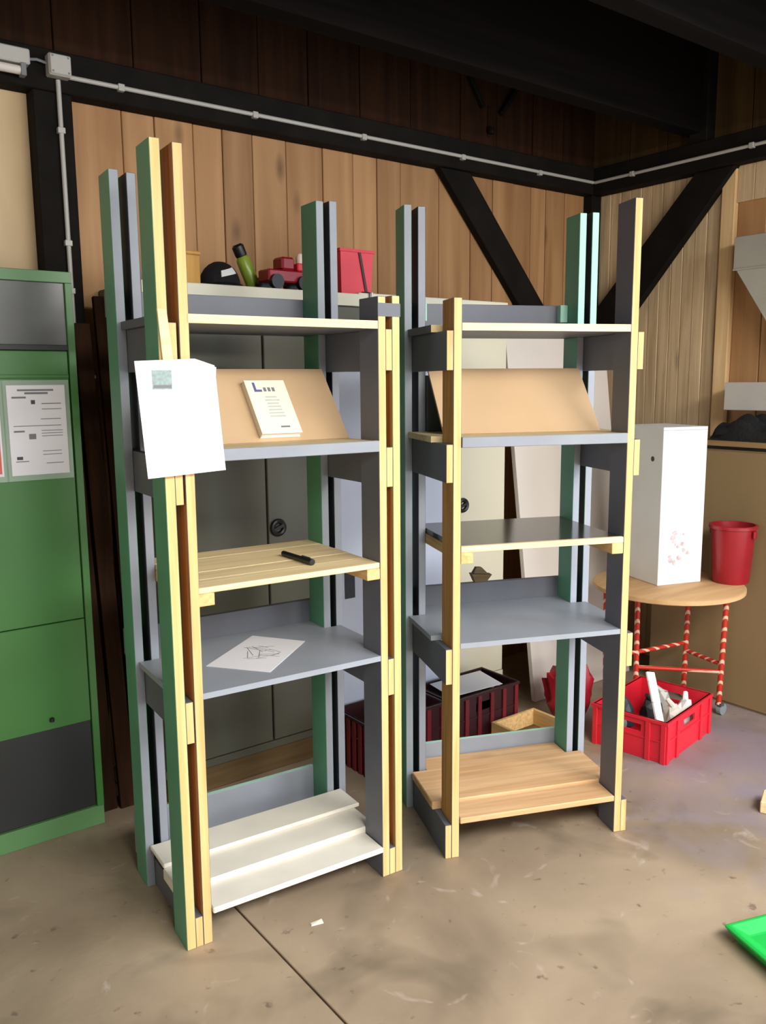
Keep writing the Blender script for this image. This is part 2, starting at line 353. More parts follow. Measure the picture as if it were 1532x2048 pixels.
# ------------------------------------------------------------------ wiring on the wall
jb = thing('junction_box', 'square grey junction box on the black beam at upper left', 'junction box', (1.012, 3.26, 2.69))
box('housing', (-.039, .039), (-.045, 0), (-.036, .036), M['conduit'], jb, bevel=.004)
box('lid', (-.036, .036), (-.052, -.045), (-.033, .033), M['conduit'], jb, bevel=.003)
for sx in (-.027, .027):
    for sz in (-.025, .025): box('screw', (sx-.003, sx+.003), (-.0535, -.052), (sz-.003, sz+.003), M['ink'], jb, bevel=0)
c1 = thing('conduit', 'long grey conduit running along the back wall beam into the corner', 'pipe', (1.05, 3.25, 2.666))
tube_obj('pipe', [(0, 0, 0), (2.885, 0, .006)], .0085, M['conduit'], c1)
for xx in (.19, .75, 1.3, 1.9, 2.45): box('clip', (xx-.012, xx+.012), (-.011, .01), (-.013, .012), M['conduit'], c1)
c2 = thing('conduit', 'grey conduit running along the right wall beam from the corner', 'pipe', (3.945, 3.245, 2.672))
tube_obj('pipe', [(0, 0, 0), (0, -2.1, 0)], .0085, M['conduit'], c2)
for yy in (-.25, -.93, -1.6): box('clip', (-.011, .01), (yy-.012, yy+.012), (-.013, .012), M['conduit'], c2)
c3 = thing('conduit', 'vertical grey conduit dropping from the junction box down the black post', 'pipe', (1.013, 3.254, 1.62))
tube_obj('pipe', [(0.002, 0, 0), (0, 0, 1.03)], .0085, M['conduit'], c3)
for zz in (.3, .47, .86): box('clip', (-.013, .013), (-.01, .011), (zz-.01, zz+.01), M['conduit'], c3)
sw = thing('switch_box', 'narrow dark switch box on the black post beside the green locker', 'switch', (1.045, 3.262, 1.33))
box('housing', (-.025, .025), (-.05, .003), (0, .27), M['lockerD'], sw, bevel=.004)
box('cap', (-.027, .027), (-.053, .003), (.27, .285), M['conduit'], sw, bevel=.003)
lf = thing('strip_lamp', 'unlit grey strip lamp on the beam left of the junction box', 'lamp', (.60, 3.26, 2.675))
box('housing', (-.30, .31), (-.05, 0), (-.006, .045), M['conduit'], lf, bevel=.004)
tube_obj('lamp_tube', [(-.29, -.035, -.026), (.29, -.035, -.026)], .015, M['panel'], lf)
for xx in (-.29, .283): box('end_socket', (xx-.006, xx+.012), (-.052, -.018), (-.045, -.004), M['ink'], lf)
tube_obj('cable', [(.31, -.02, .02), (.34, -.018, .026), (.374, -.02, .02)], .005, M['ink'], lf, seg=6)
pg = thing('coat_peg', 'pair of dark slanted pegs over a knob on the upper back wall', 'peg', (3.21, YW-.024, 2.85))
for q in (((-.15, -.012, .23), (-.055, -.012, .10)), ((.18, -.012, .23), (.07, -.012, .09))):
    bm = bmesh.new(); bar(bm, q[0], q[1], .024, .03, (0, 1, 0)); link('peg', bm, M['timber'], pg, bevel=.004)
lathe('knob', [(.016, 0), (.022, .01), (.018, .03), (.004, .036)], M['timber'], pg, seg=12, loc=(0, -.014, -.018), capt=True)
bx = box('backplate', (-.012, .012), (-.004, .002), (-.03, .12), M['plankD'], pg)

# ------------------------------------------------------------------ green locker
lk = thing('locker', 'tall green metal locker with smoked window at the left edge', 'locker', (.908, 2.91, 0))
LW = .95
boxes('body', [((-LW, 0), (.02, .42), (.0, 1.944))], M['locker'], lk, bevel=.003)
box('plinth', (-LW, 0), (.0, .02), (0, .072), M['lockerL'], lk)
box('top_rail', (-LW, 0), (-.004, .02), (1.908, 1.944), M['lockerL'], lk)
box('stile', (-.024, 0), (-.004, .02), (.072, 1.908), M['locker'], lk)
box('stile', (-LW, -LW+.024), (-.004, .02), (.072, 1.908), M['locker'], lk)
box('window', (-LW+.024, -.024), (.006, .02), (1.705, 1.908), M['lockerW'], lk)
box('window_sill', (-LW+.024, -.024), (-.002, .02), (1.69, 1.708), M['lockerD'], lk)
dr = box('door', (-LW+.027, -.027), (.004, .02), (.775, 1.688), M['locker'], lk)
box('seam_strip', (-LW+.027, -.027), (.0, .006), (1.60, 1.612), M['locker'], dr)
d2 = box('door', (-LW+.027, -.027), (.002, .02), (.40, .772), M['locker'], lk)
lathe('lock', [(.008, 0), (.008, .012), (.004, .014)], M['black'], d2, seg=10, loc=(-.16, -.004, .43), capt=True)
box('kick_panel', (-LW+.027, -.027), (.004, .02), (.078, .402), M['lockerD'], lk)
# paper notices in sleeves
def notice(x0, x1, z0, z1, label, mat, rows, tilt=0.):
    t = thing('notice', label, 'notice', ((x0+x1)/2, 2.909, z0))
    t.rotation_euler = (0, tilt, 0)
    wv, h = (x1-x0)/2, z1-z0
    box('sheet', (-wv, wv), (-.0042, -.003), (0, h), mat, t, bevel=0)
    box('sleeve', (-wv-.014, wv+.014), (-.0025, -.0005), (-.018, h+.016), M['sleeve'], t, bevel=0)
    if rows: 
        for mt, lst in rows.items():
            for a, b, c, d_ in lst: box('print', (-wv+a*2*wv, -wv+b*2*wv), (-.0050, -.0043), (h*c, h*d_), M[mt], t, bevel=0)
    return t
rows = {'ink': [(.18, .80, .935, .955), (.30, .70, .90, .922), (.08, .32, .855, .875), (.58, .92, .79, .80), (.58, .92, .73, .738), (.55, .9, .62, .628), (.08, .9, .545, .553), (.08, .26, .48, .50), (.55, .92, .49, .497), (.55, .92, .46, .467), (.55, .92, .43, .437), (.55, .88, .26, .267), (.55, .88, .22, .227), (.08, .30, .15, .16), (.6, .9, .12, .128), (.33, .45, .40, .46)],
        'inkD': [(.40, .47, .79, .835), (.10, .2, .175, .21)],
        'sheet': [(.10, .28, .25, .26)]}
notice(.679, .862, 1.286, 1.578, 'white printed notice in a clear sleeve on the green locker', M['sheet'], rows)
notice(.45, .655, 1.286, 1.578, 'coral and cream notice cut off by the left picture edge', M['sheet'], {'inkR': [(.05, .97, .03, .62)]})

# ------------------------------------------------------------------ white cabinets behind the shelves
def cabinet(label, x0, x1, y0, y1, z0, z1, seam, lockx, lockz, body, top):
    t = thing('metal_cabinet', label, 'cabinet', (x0, y0, z0)); Wc, Dc, Hc = x1-x0, y1-y0, z1-z0; s = seam-x0
    box('body', (0, Wc), (.018, Dc), (0, Hc), body, t, bevel=.002)
    box('top_edge', (0, Wc), (.0, .018), (Hc-.05, Hc), top, t, bevel=.002)
    box('bottom_edge', (0, Wc), (.0, .018), (0, .03), body, t, bevel=.002)
    for a, b in ((.006, s-.004), (s+.004, Wc-.006)):
        d_ = box('door', (a, b), (.0, .018), (.034, Hc-.054), body, t, bevel=.003)
        if a <= lockx-x0 <= b:
            bm = bmesh.new(); c = Vector((lockx-x0, -.006, lockz-z0)); n = 20; mr, sr = .026, .010
            ring = [[bm.verts.new(c+Vector(((mr+sr*math.cos(q*math.pi/4))*math.cos(2*math.pi*k/n), -sr*math.sin(q*math.pi/4), (mr+sr*math.cos(q*math.pi/4))*math.sin(2*math.pi*k/n)))) for q in range(8)] for k in range(n)]
            for k in range(n):
                for q in range(8): bm.faces.new((ring[k][q], ring[(k+1) % n][q], ring[(k+1) % n][(q+1) % 8], ring[k][(q+1) % 8]))
            link('lock_ring', bm, M['black'], d_, smooth=True)
            bm = bmesh.new(); bar(bm, c+Vector((-.022, -.004, -.008)), c+Vector((.022, -.004, .01)), .012, .01, (0, 1, 0)); link('lock_handle', bm, M['black'], d_)
    return t
cabinet('olive grey two-door metal cabinet behind the left shelf unit', 1.14, 2.07, 2.89, 3.325, .10, 1.935, 1.605, 1.648, 1.012, M['cabA'], M['cabtop'])
cabinet('cream two-door metal cabinet behind the right shelf unit', 2.085, 2.955, 2.93, 3.325, .10, 1.945, 2.56, 2.668, 1.0, M['cabB'], M['cabtop'])
for (a, b, yy, lab) in ((1.15, 2.06, 2.90, 'brown timber bearer under the olive grey cabinet, front one'), (1.15, 2.06, 3.22, 'brown timber bearer under the olive grey cabinet, rear one'), (2.09, 2.95, 2.945, 'brown timber bearer under the cream cabinet, front one'), (2.09, 2.95, 3.22, 'brown timber bearer under the cream cabinet, rear one')):
    tag(box('timber_bearer', (a, b), (yy, yy+.09), (0, .0995), M['pallet'], bevel=.004), lab, 'timber')

# dark laths leaning in the gap between the locker and the olive cabinet
for (a_, b_, y0_, y1_, h_, lab) in ((.920, .982, 2.985, 3.20, 1.86, 'dark brown lath leaning beside the green locker, the one touching the locker side'), (.990, 1.050, 2.97, 3.18, 1.80, 'dark brown lath leaning beside the green locker, the middle of three'), (1.070, 1.130, 2.975, 3.185, 1.90, 'dark brown lath leaning beside the green locker, the one next to the cabinet')):
    tag(hexa('lath', [(a_, y0_, 0), (b_, y0_, 0), (b_, y0_+.022, .002), (a_, y0_+.022, .002), (a_, y1_, h_), (b_, y1_, h_), (b_, y1_+.022, h_-.003), (a_, y1_+.022, h_-.003)], M['plankD'], bevel=.002), lab, 'lath', 'dark laths beside the locker')
# bluish white board leaning between the shelf units, and the tall pale panel
wb2 = thing('white_board', 'bluish white board standing behind the gap between the two shelf units', 'board', (1.885, 2.845, .0), 0)
hexa('sheet', [(0, 0, 0), (.60, 0, 0), (.60, .018, 0), (0, .018, 0), (0, .02, 1.62), (.60, .02, 1.62), (.60, .038, 1.62), (0, .038, 1.62)], M['board'], wb2)
hexa('dark_patch', [(.055, .004, .68), (.105, .004, .68), (.105, .0095, .68), (.055, .0095, .68), (.055, .006, .80), (.105, .006, .80), (.105, .0105, .80), (.055, .0105, .80)], M['greyD'], wb2)
lp = tag(hexa('leaning_panel', [(3.0, 2.75, 0), (3.75, 2.75, 0), (3.75, 2.775, .003), (3.0, 2.775, .003), (3.0, 2.99, 1.8), (3.75, 2.99, 1.8), (3.75, 3.015, 1.797), (3.0, 3.015, 1.797)], M['panel'], bevel=.001), 'pale grey panel leaning back beside the cream cabinet', 'panel')

# ------------------------------------------------------------------ shelf units
W, D, T, G, DB = .7291, .4704, .0268, .0224, .1056
WP = 2*T+G
def post(t, side, depth, top, outer=True, inner=True, m_out=None, m_in=None, m_front=None, m_gap=None, splay=0.):
    """two upright boards with a gap; side 0 left / 1 right, depth 0 front / 1 back"""
    v = (0, DB) if depth == 0 else (D-DB, D)
    for which in ('outer', 'inner'):
        if which == 'outer' and not outer: continue
        if which == 'inner' and not inner: continue
        off = (0, T) if which == 'outer' else (T+G, WP)
        u = off if side == 0 else (W-off[1], W-off[0])
        face_out = 'l' if (which == 'outer') == (side == 0) else 'r'
        face_gap = 'r' if face_out == 'l' else 'l'
        outm = m_out if which == 'outer' else m_in
        mats = {'*': outm, face_out: outm, face_gap: m_gap, 'f': m_front, 't': m_front}
        s, i = mats_of(mats); bm = bmesh.new(); vs, _ = bbox(bm, u, v, (0, top - (0.004 if which == 'inner' else 0)), i)
        if splay and which == 'inner':
            for q in vs[4:]: q.co.x += splay
        link('post_board', bm, s, t, bevel=.0015)
def rails(t, levels):
    for z0, z1 in levels:
        for u in ((T, T+G), (W-T-G, W-T)):
            box('side_rail', (u[0]+.0004, u[1]-.0004), (0.001, D-.002), (z0, z1), {'*': M['grey'], 'f': M['pineZ']}, t, bevel=.001)
def shelf_board(t, z0, z1, mat, name='shelf', front=None, v0=0., wings=True):
    s, i = mats_of({'*': mat, 'f': front or mat}); bm = bmesh.new()
    bbox(bm, (WP+.0006, W-WP-.0006), (v0, D-.001), (z0, z1), i)
    for u in ((.012, WP+.0006), (W-WP-.0006, W-.012)) if wings else ():
        bbox(bm, u, (DB+.003, D-DB-.003), (z0, z1), i)
    return link(name, bm, s, t)
def inclined(t):
    a, b = Vector((0, .172, 1.4065)), Vector((0, .345, 1.622)); s = (b-a).normalized(); n = Vector((0, -s.z, s.y)); th = .009
    u0, u1 = WP+.002, W-WP-.002
    pts = []
    for q in (a, b):
        for uu, k in ((u0, 0), (u1, 0), (u1, -th), (u0, -th)): pts.append(Vector((uu, 0, 0))+q+n*k)
    o = hexa('display_panel', pts, M['tan'], t)
    box('panel_rest', (u0, u1), (.352, .376), (1.4055, 1.60), M['grey'], t)
    return o
def common(t, wings=True):
    rails(t, [(1.612, 1.732), (1.265, 1.385), (.607, .725)])
    shelf_board(t, 1.7322, 1.755, M['grey'], 'top_shelf', front=M['pineX'])
    # display ledge: pine ledge with a grey lip along its front
    shelf_board(t, 1.3852, 1.405, M['pineX'], 'ledge', v0=.012, wings=wings)
    box('ledge_lip', (WP+.001, W-WP-.001), (-.006, .0115), (1.374, 1.407), {'*': M['greyL'], 't': M['pineX']}, t)
    inclined(t)
    shelf_board(t, .7252, .742, M['shelfpaint'], 'grey_shelf')
    # back rails
    box('back_rail', (.002, W-.002), (D+.0003, D+.019), (1.775, 1.853), M['grey'], t)
    box('back_rail', (.002, W-.002), (D+.0003, D+.019), (.735, .820), M['grey'], t)
    box('back_rail', (.002, W-.002), (D+.0003, D+.019), (.06, .195), {'*': M['greyL'], 't': M['mint']}, t)

L = thing('shelf_unit', 'left wooden shelf unit with green outer post, white paper and white bottom slats', 'shelf unit', (.8502, 2.065, 0), -.0761, 'unfinished wooden shelf units')
post(L, 0, 0, 2.172, m_out=M['green'], m_in=M['grey'], m_front=M['pineZ'], m_gap=M['gapZ'], splay=.008)
post(L, 1, 0, 1.829, m_out=M['green'], m_in=M['grey'], m_front=M['pineZ'], m_gap=M['gapZ'])
post(L, 0, 1, 2.173, m_out=M['green'], m_in=M['grey'], m_front=M['greyL'], m_gap=M['greyD'])
post(L, 1, 1, 2.158, m_out=M['greyL'], m_in=M['green'], m_front=M['greyL'], m_gap=M['greyD'])
common(L, False); rails(L, [(0.0, .09)])
box('grey_band', (W-WP-.0012, W+.001), (-.0022, .02), (1.768, 1.806), M['grey'], L, bevel=0)
# pine slats of the third shelf on two battens
for u in ((WP+.0006, WP+.046), (W-WP-.046, W-WP-.0006)): box('batten', u, (.0, D), (.985, 1.0195), M['pineY'], L)
vv = 0.
for k in range(5):
    wv = D/5; box('slat', (WP+.001, W-WP-.001), (vv+.0007, vv+wv-.0007), (1.02, 1.037-random.uniform(0, .001)), M['pineX'], L, bevel=.0015); vv += wv
# white slats lying on the bottom rails
for (u0, u1, v0, v1, z0, z1) in ((WP+.002, W-WP-.002, -.01, .105, .0902, .108), (.014, .690, .1062, .238, .0902, .126), (.014, .706, .232, .362, .126, .140)):
    if z1 == .126: z1 = .1258
    box('white_slat', (u0, u1), (v0, v1), (z0, z1), M['white'], L, bevel=.003)
box('white_slat', (WP+.002, W-WP-.002), (.24, .362), (.0902, .1255), M['white'], L, bevel=.003)

R = thing('shelf_unit', 'right wooden shelf unit with bare pine front posts, dark metal shelf and pine bottom boards', 'shelf unit', (1.7045, 1.9821, 0), -.3855, 'unfinished wooden shelf units')
post(R, 0, 0, 1.834, outer=False, m_out=M['green'], m_in=M['grey'], m_front=M['pineZ'], m_gap=M['gapZ'])
post(R, 1, 0, 2.150, outer=False, m_out=M['green'], m_in=M['grey'], m_front=M['pineZ'], m_gap=M['gapZ'])
post(R, 0, 1, 2.168, m_out=M['green'], m_in=M['grey'], m_front=M['greyL'], m_gap=M['greyD'])
post(R, 1, 1, 2.171, m_out=M['green'], m_in=M['green'], m_front=M['mintgrey'], m_gap=M['greyD'])
common(R); rails(R, [(0.0, .118)])
for u in ((WP+.0006, WP+.042), (W-WP-.042, W-WP-.0006)): box('batten', u, (.0, D), (1.004, 1.0405), M['pineY'], R)
box('metal_shelf', (WP+.001, W-WP-.001), (.0165, D-.002), (1.041, 1.060), M['metal'], R)
box('shelf_edging', (WP+.001, W-WP-.001), (-.001, .016), (1.041, 1.061), M['pineX'], R)
box('pine_board', (WP+.002, W-WP-.002), (-.004, .104), (.1182, .139), M['pineXo'], R, bevel=.003)
box('pine_board', (.018, W-.022), (.112, .352), (.1182, .147), M['pineXo'], R, bevel=.003)
box('pine_board', (WP+.002, W-WP-.002), (.356, .466), (.1182, .139), M['pineXo'], R, bevel=.003)
for u in ((WP+.001, WP+.03), (W-WP-.03, W-WP-.001)): box('corner_block', u, (D-.03, D), (1.79, 1.853), M['mint'], R)

# ------------------------------------------------------------------ things on the left unit
def to_world(unit, p):
    a = unit.rotation_euler.z; c, s = math.cos(a), math.sin(a); l = unit.location
    return (l.x+p[0]*c-p[1]*s, l.y+p[0]*s+p[1]*c, l.z+p[2])
# large white paper fixed to the front left post
pp = thing('wall_paper_sheet', 'large blank white paper fixed to the tall front post of the left unit', 'paper', to_world(L, (0, 0, 1.33)), -.0761)
pp.name = 'paper_sheet'
def sheet_bm(c, th=.0012):
    bm = bmesh.new(); f = [bm.verts.new(p) for p in c]; bm.faces.new(f)
    r = bmesh.ops.extrude_face_region(bm, geom=list(bm.faces)); bmesh.ops.translate(bm, verts=[q for q in r['geom'] if isinstance(q, bmesh.types.BMVert)], vec=(0, th, 0)); return bm
def PY(z): return -.0125-(.312-z)*.02
link('sheet', sheet_bm([(-.0665, PY(.305), .305), (.089, PY(.312), .312), (.1415, PY(.295), .295), (.160, PY(.022), .022), (-.0485, PY(.012), .012)]), M['paper'], pp)
link('folded_corner', sheet_bm([(.089, PY(.311)-.0012, .311), (.1415, PY(.294)-.012, .290), (.143, PY(.262)-.0012, .262)]), M['sheet'], pp)
def quadprint(name, x0, x1, z0, z1, mat, k=.0005):
    return hexa(name, [(x0, PY(z0)-k, z0), (x1, PY(z0)-k, z0), (x1, PY(z0), z0), (x0, PY(z0), z0), (x0, PY(z1)-k, z1), (x1, PY(z1)-k, z1), (x1, PY(z1), z1), (x0, PY(z1), z1)], mat, pp)
quadprint('printed_picture', -.025, .026, .235, .283, M['inkG'])
quadprint('printed_bar', -.022, .024, .238, .246, M['ink'], .0009)
lt = thing('lath', 'short pale lath standing up behind the white paper on the front post', 'lath', to_world(L, (0, 0, 1.44)), -.0761)
hexa('strip', [(.020, -.0095, 0), (.052, -.0095, 0), (.052, -.0004, 0), (.020, -.0004, 0), (-.002, -.0095, .325), (.022, -.0095, .325), (.022, -.0004, .325), (-.002, -.0004, .325)], M['pineX'], lt, bevel=.001)
# book on the sloping panel
a, b = Vector((0, .172, 1.4065)), Vector((0, .345, 1.622)); s = (b-a).normalized(); n = Vector((0, -s.z, s.y))
bk = thing('book', 'cream paperback leaning on the sloping display panel of the left unit', 'book', to_world(L, (.418, 0, 0)), -.0761)
def bp(u, k, h): return Vector((u, 0, 0))+a+s*k+n*h
K0 = .012
def slab(name, u0, u1, k0, k1, h0, h1, mat, parent, bevel=.0):
    return hexa(name, [bp(u0, k0, h0), bp(u1, k0, h0), bp(u1, k1, h0), bp(u0, k1, h0), bp(u0, k0, h1), bp(u1, k0, h1), bp(u1, k1, h1), bp(u0, k1, h1)], mat, parent, bevel)
slab('pages', -.062, .062, K0+.003, K0+.197, .0035, .0225, M['paper'], bk)
slab('back_cover', -.065, .065, K0, K0+.20, .0008, .0035, M['book'], bk)
cv = slab('front_cover', -.065, .065, K0, K0+.20, .0225, .025, M['book'], bk, .001)
slab('spine', -.068, -.065, K0, K0+.20, .0008, .025, M['book'], bk)
slab('title_mark', -.045, -.037, K0+.155, K0+.19, .025, .0256, M['inkB'], cv); slab('title_mark', -.037, -.020, K0+.155, K0+.163, .025, .0256, M['inkB'], cv)
for q in (-.014, .0, .014): slab('title_mark', q, q+.009, K0+.156, K0+.171, .025, .0256, M['ink'], cv)
bm = bmesh.new()
for k in range(7):
    w_ = random.uniform(.02, .03); 
    v8 = [bp(-w_*.8, K0+.06+.012*k, .025), bp(w_, K0+.06+.012*k, .025), bp(w_, K0+.065+.012*k, .025), bp(-w_*.8, K0+.065+.012*k, .025)]
    v = [bm.verts.new(p) for p in v8]+[bm.verts.new(p+n*.0005) for p in v8]
    for f in ((4, 5, 6, 7), (0, 1, 5, 4), (1, 2, 6, 5), (2, 3, 7, 6), (3, 0, 4, 7)): bm.faces.new([v[j] for j in f])
link('cover_print', bm, paint('pale_grey_print', (196, 198, 190), .6), cv)
slab('imprint', .0, .03, K0+.02, K0+.026, .025, .0255, M['ink'], cv)
# drawing sheet on the grey shelf
ds = thing('drawing_sheet', 'white sheet with a faint drawing on the grey shelf of the left unit', 'paper', to_world(L, (0, 0, .7424)), -.0761)
q = [(.166, .21), (.408, .416), (.526, .263), (.303, .054)]
hexa('sheet', [(x_, y_, 0) for x_, y_ in q]+[(x_, y_, .0012) for x_, y_ in q], M['sheet'], ds)
bm = bmesh.new(); rnd = random.Random(3)
for k in range(16):
    cx, cy = .345+rnd.uniform(-.06, .06), .235+rnd.uniform(-.05, .05); an = rnd.uniform(0, 3.1); ln = rnd.uniform(.015, .045)
    bar(bm, (cx-ln*math.cos(an), cy-ln*math.sin(an), .0013), (cx+ln*math.cos(an), cy+ln*math.sin(an), .0013), .0022, .0004)
link('drawing', bm, M['ink'], ds)
pen = thing('marker_pen', 'black marker pen lying on the pine shelf of the left unit', 'pen', to_world(L, (0, 0, 1.0378)), -.0761)
tube_obj('barrel', [(.453, .255, .0085), (.460, .145, .0085)], .0085, M['black'], pen)
tube_obj('cap', [(.460, .145, .0092), (.464, .08, .0092)], .0095, M['black'], pen)
tube_obj('clip', [(.4605, .14, .0195), (.4637, .09, .0195)], .002, M['inkD'], pen, seg=6)

# ------------------------------------------------------------------ things on top of the olive cabinet
ZT = 1.935
hm = thing('welding_cap', 'black rounded cap with a white label on top of the cabinet', 'cap', (1.485, 2.99, ZT))
bm = bmesh.new(); bmesh.ops.create_uvsphere(bm, u_segments=20, v_segments=12, radius=1)
for v in bm.verts: v.co = Vector((v.co.x*.078, v.co.y*.085, max(0, v.co.z)*.095+.001))
link('crown', bm, M['blackcloth'], hm, smooth=True)
bm = bmesh.new(); tube(bm, [(math.cos(t_)*.079, math.sin(t_)*.087, .006) for t_ in [2*math.pi*k/24 for k in range(25)]], .006, 6); link('brim_edge', bm, M['black'], hm, smooth=True)
bm = bmesh.new(); g_ = []
for q in range(3):
    row = []
    for k in range(7):
        az = math.radians(-112+k*9); hz = .030+q*.012+k*.0030; rr_ = math.sqrt(max(.02, 1-(hz/.095)**2))*1.03
        row.append(bm.verts.new((.078*rr_*math.cos(az), .085*rr_*math.sin(az), hz)))
    g_.append(row)
for q in range(2):
    for k in range(6): bm.faces.new((g_[q][k], g_[q][k+1], g_[q+1][k+1], g_[q+1][k]))
r = bmesh.ops.extrude_face_region(bm, geom=list(bm.faces)); bmesh.ops.translate(bm, verts=[v for v in r['geom'] if isinstance(v, bmesh.types.BMVert)], vec=(0, .004, 0))
link('label_patch', bm, M['paper'], hm)
gb = thing('spray_bottle', 'lime green bottle with black cap tilted over on the cabinet top', 'bottle', (1.672, 3.06, ZT+.012))
gb.rotation_euler = (0, math.radians(-24), 0)
lathe('body', [(.0, 0), (.026, .004), (.028, .02), (.028, .118), (.020, .132)], M['lime'], gb, seg=18, capt=True)
lathe('cap', [(.022, .1325), (.024, .14), (.024, .172), (.016, .180)], M['black'], gb, seg=18, capt=True)
rd = thing('toy_truck', 'red toy vehicle with black wheels on the cabinet top', 'toy', (1.735, 2.955, ZT), .06)
box('chassis', (-.085, .11), (-.04, .04), (.028, .075), M['redD'], rd, bevel=.006)
box('cab', (-.02, .04), (-.036, .036), (.075, .125), M['redD'], rd, bevel=.008)
box('bed_wall', (.05, .11), (-.04, .04), (.075, .105), M['red'], rd, bevel=.004)
for wx in (-.055, .07):
    for wy in (-.045, .045):
        bm = bmesh.new(); tube(bm, [(wx, wy-.012, .028), (wx, wy+.012, .028)], .028, 16); link('wheel', bm, M['black'], rd, smooth=True)
lathe('beacon', [(.016, .1055), (.018, .125), (.012, .142), (.003, .147)], M['skin'], rd, seg=12, loc=(.075, -.02, 0), capt=True)
yb = thing('wooden_block', 'small yellow wooden block at the left of the cabinet top', 'block', (1.352, 2.965, ZT), .15)
box('body', (-.035, .03), (-.03, .03), (0, .105), M['yellowwood'], yb, bevel=.004); box('cap_strip', (-.037, .032), (-.032, .032), (.1055, .118), M['yellowwood'], yb, bevel=.003)
db = thing('glue_bottle', 'dark capped white bottle at the far left of the cabinet top', 'bottle', (1.178, 2.93, ZT))
lathe('body', [(.018, 0), (.020, .004), (.020, .04), (.014, .05)], M['white'], db, seg=14, capt=True)
lathe('cap', [(.014, .0505), (.016, .06), (.016, .10), (.012, .118)], M['black'], db, seg=14, capt=True)
rb = thing('red_bin', 'square bright red plastic bin with rim on the cabinet top', 'bin', (2.105, 3.04, 1.9452))
def frustum_bin(t, bw, bd, tw, td, h, th, mat):
    bm = bmesh.new()
    def ring(a_, b_, z_): return [bm.verts.new((sx*a_/2, sy*b_/2, z_)) for sx, sy in ((-1, -1), (1, -1), (1, 1), (-1, 1))]
    r0, r1, r2, r3 = ring(bw, bd, 0), ring(tw, td, h), ring(tw-2*th, td-2*th, h), ring(bw-2*th, bd-2*th, th)
    for A, B in ((r0, r1), (r1, r2), (r2, r3)):
        for k in range(4): bm.faces.new((A[k], A[(k+1) % 4], B[(k+1) % 4], B[k]))
    bm.faces.new(r0); bm.faces.new(r3); return link('body', bm, mat, t)
frustum_bin(rb, .150, .13, .166, .145, .175, .004, M['red'])
boxes('rim', [((-.089, .089), (-.078, -.072), (.166, .178)), ((-.089, .089), (.072, .078), (.166, .178)), ((-.089, -.083), (-.072, .072), (.166, .178)), ((.083, .089), (-.072, .072), (.166, .178))], M['red'], rb)
bm = bmesh.new(); bar(bm, (.012, -.0745, .166), (.052, -.0675, .0), .012, .004, (0, 1, 0)); link('strap', bm, M['maroon'], rb)
cdw = thing('hanging_cord', 'thin dark and white cord hanging from the red bin down the cabinet', 'cord', (2.135, 2.925, 1.73))
tube_obj('strand', [(0, -.003, 0), (.003, -.003, .12), (.002, -.001, .2165), (.0, .05, .222)], .003, M['lockerD'], cdw, seg=6)
tube_obj('strand', [(.018, -.003, -.02), (.016, -.003, .12), (.016, -.001, .2165), (.016, .05, .222)], .003, M['paper'], cdw, seg=6)

# ------------------------------------------------------------------ crates
def crate(name, label, loc, rz, lx, ly, h, mat, cat='crate', handle=True, rib=None, ribs=(0, .22, .78, 1)):
    """origin at the near corner, lx along local x, ly along local y"""
    t = thing(name, label, cat, loc, rz); th = .012
    box('base', (0, lx), (0, ly), (0, th), mat, t)
    hz0, hz1 = h*.62, h*.80
    def wall(axis, lo, hi, p0, p1):
        c = (lo+hi)/2; hw = .055
        segs = [((lo, hi), (th, hz0)), ((lo, hi), (hz1, h)), ((lo, c-hw), (hz0, hz1)), ((c+hw, hi), (hz0, hz1))] if handle else [((lo, hi), (th, h))]
        lst = [((a_, (p0, p1), z_) if axis == 'x' else ((p0, p1), a_, z_)) for a_, z_ in segs]
        return boxes('side', lst, mat, t)
    wall('x', 0, lx, 0, th*.6); wall('x', 0, lx, ly-th*.6, ly); wall('y', th*.6, ly-th*.6, 0, th*.6); wall('y', th*.6, ly-th*.6, lx-th*.6, lx)
    e = .008
    boxes('rim', [((-e, lx+e), (-e, .006), (h-.012, h)), ((-e, lx+e), (ly-.006, ly+e), (h-.012, h)), ((-e, .006), (.006, ly-.006), (h-.012, h)), ((lx-.006, lx+e), (.006, ly-.006), (h-.012, h))], mat, t)
    rib = rib or mat
    for p in ribs:
        c = p*(lx-.022); box('rib', (c, c+.022), (-e, 0), (0, h-.012), rib, t); c = p*(ly-.022); box('rib', (-e, 0), (c, c+.022), (0, h-.012), rib, t)
        c = p*(ly-.022); box('rib', (lx, lx+e), (c, c+.022), (0, h-.012), rib, t)
    boxes('mid_rib', [((0, lx), (-.004, 0), (h*.50, h*.54)), ((-.004, 0), (0, ly), (h*.50, h*.54))], mat, t)
    return t
rc = crate('plastic_crate', 'bright red plastic crate full of parts on the floor under the round table', (2.908, 1.94, 0), .175, .45, .335, .182, M['red'])
def in_crate(p, c=rc):
    a_ = c.rotation_euler.z; return (c.location.x+p[0]*math.cos(a_)-p[1]*math.sin(a_), c.location.y+p[0]*math.sin(a_)+p[1]*math.cos(a_), c.location.z+p[2])
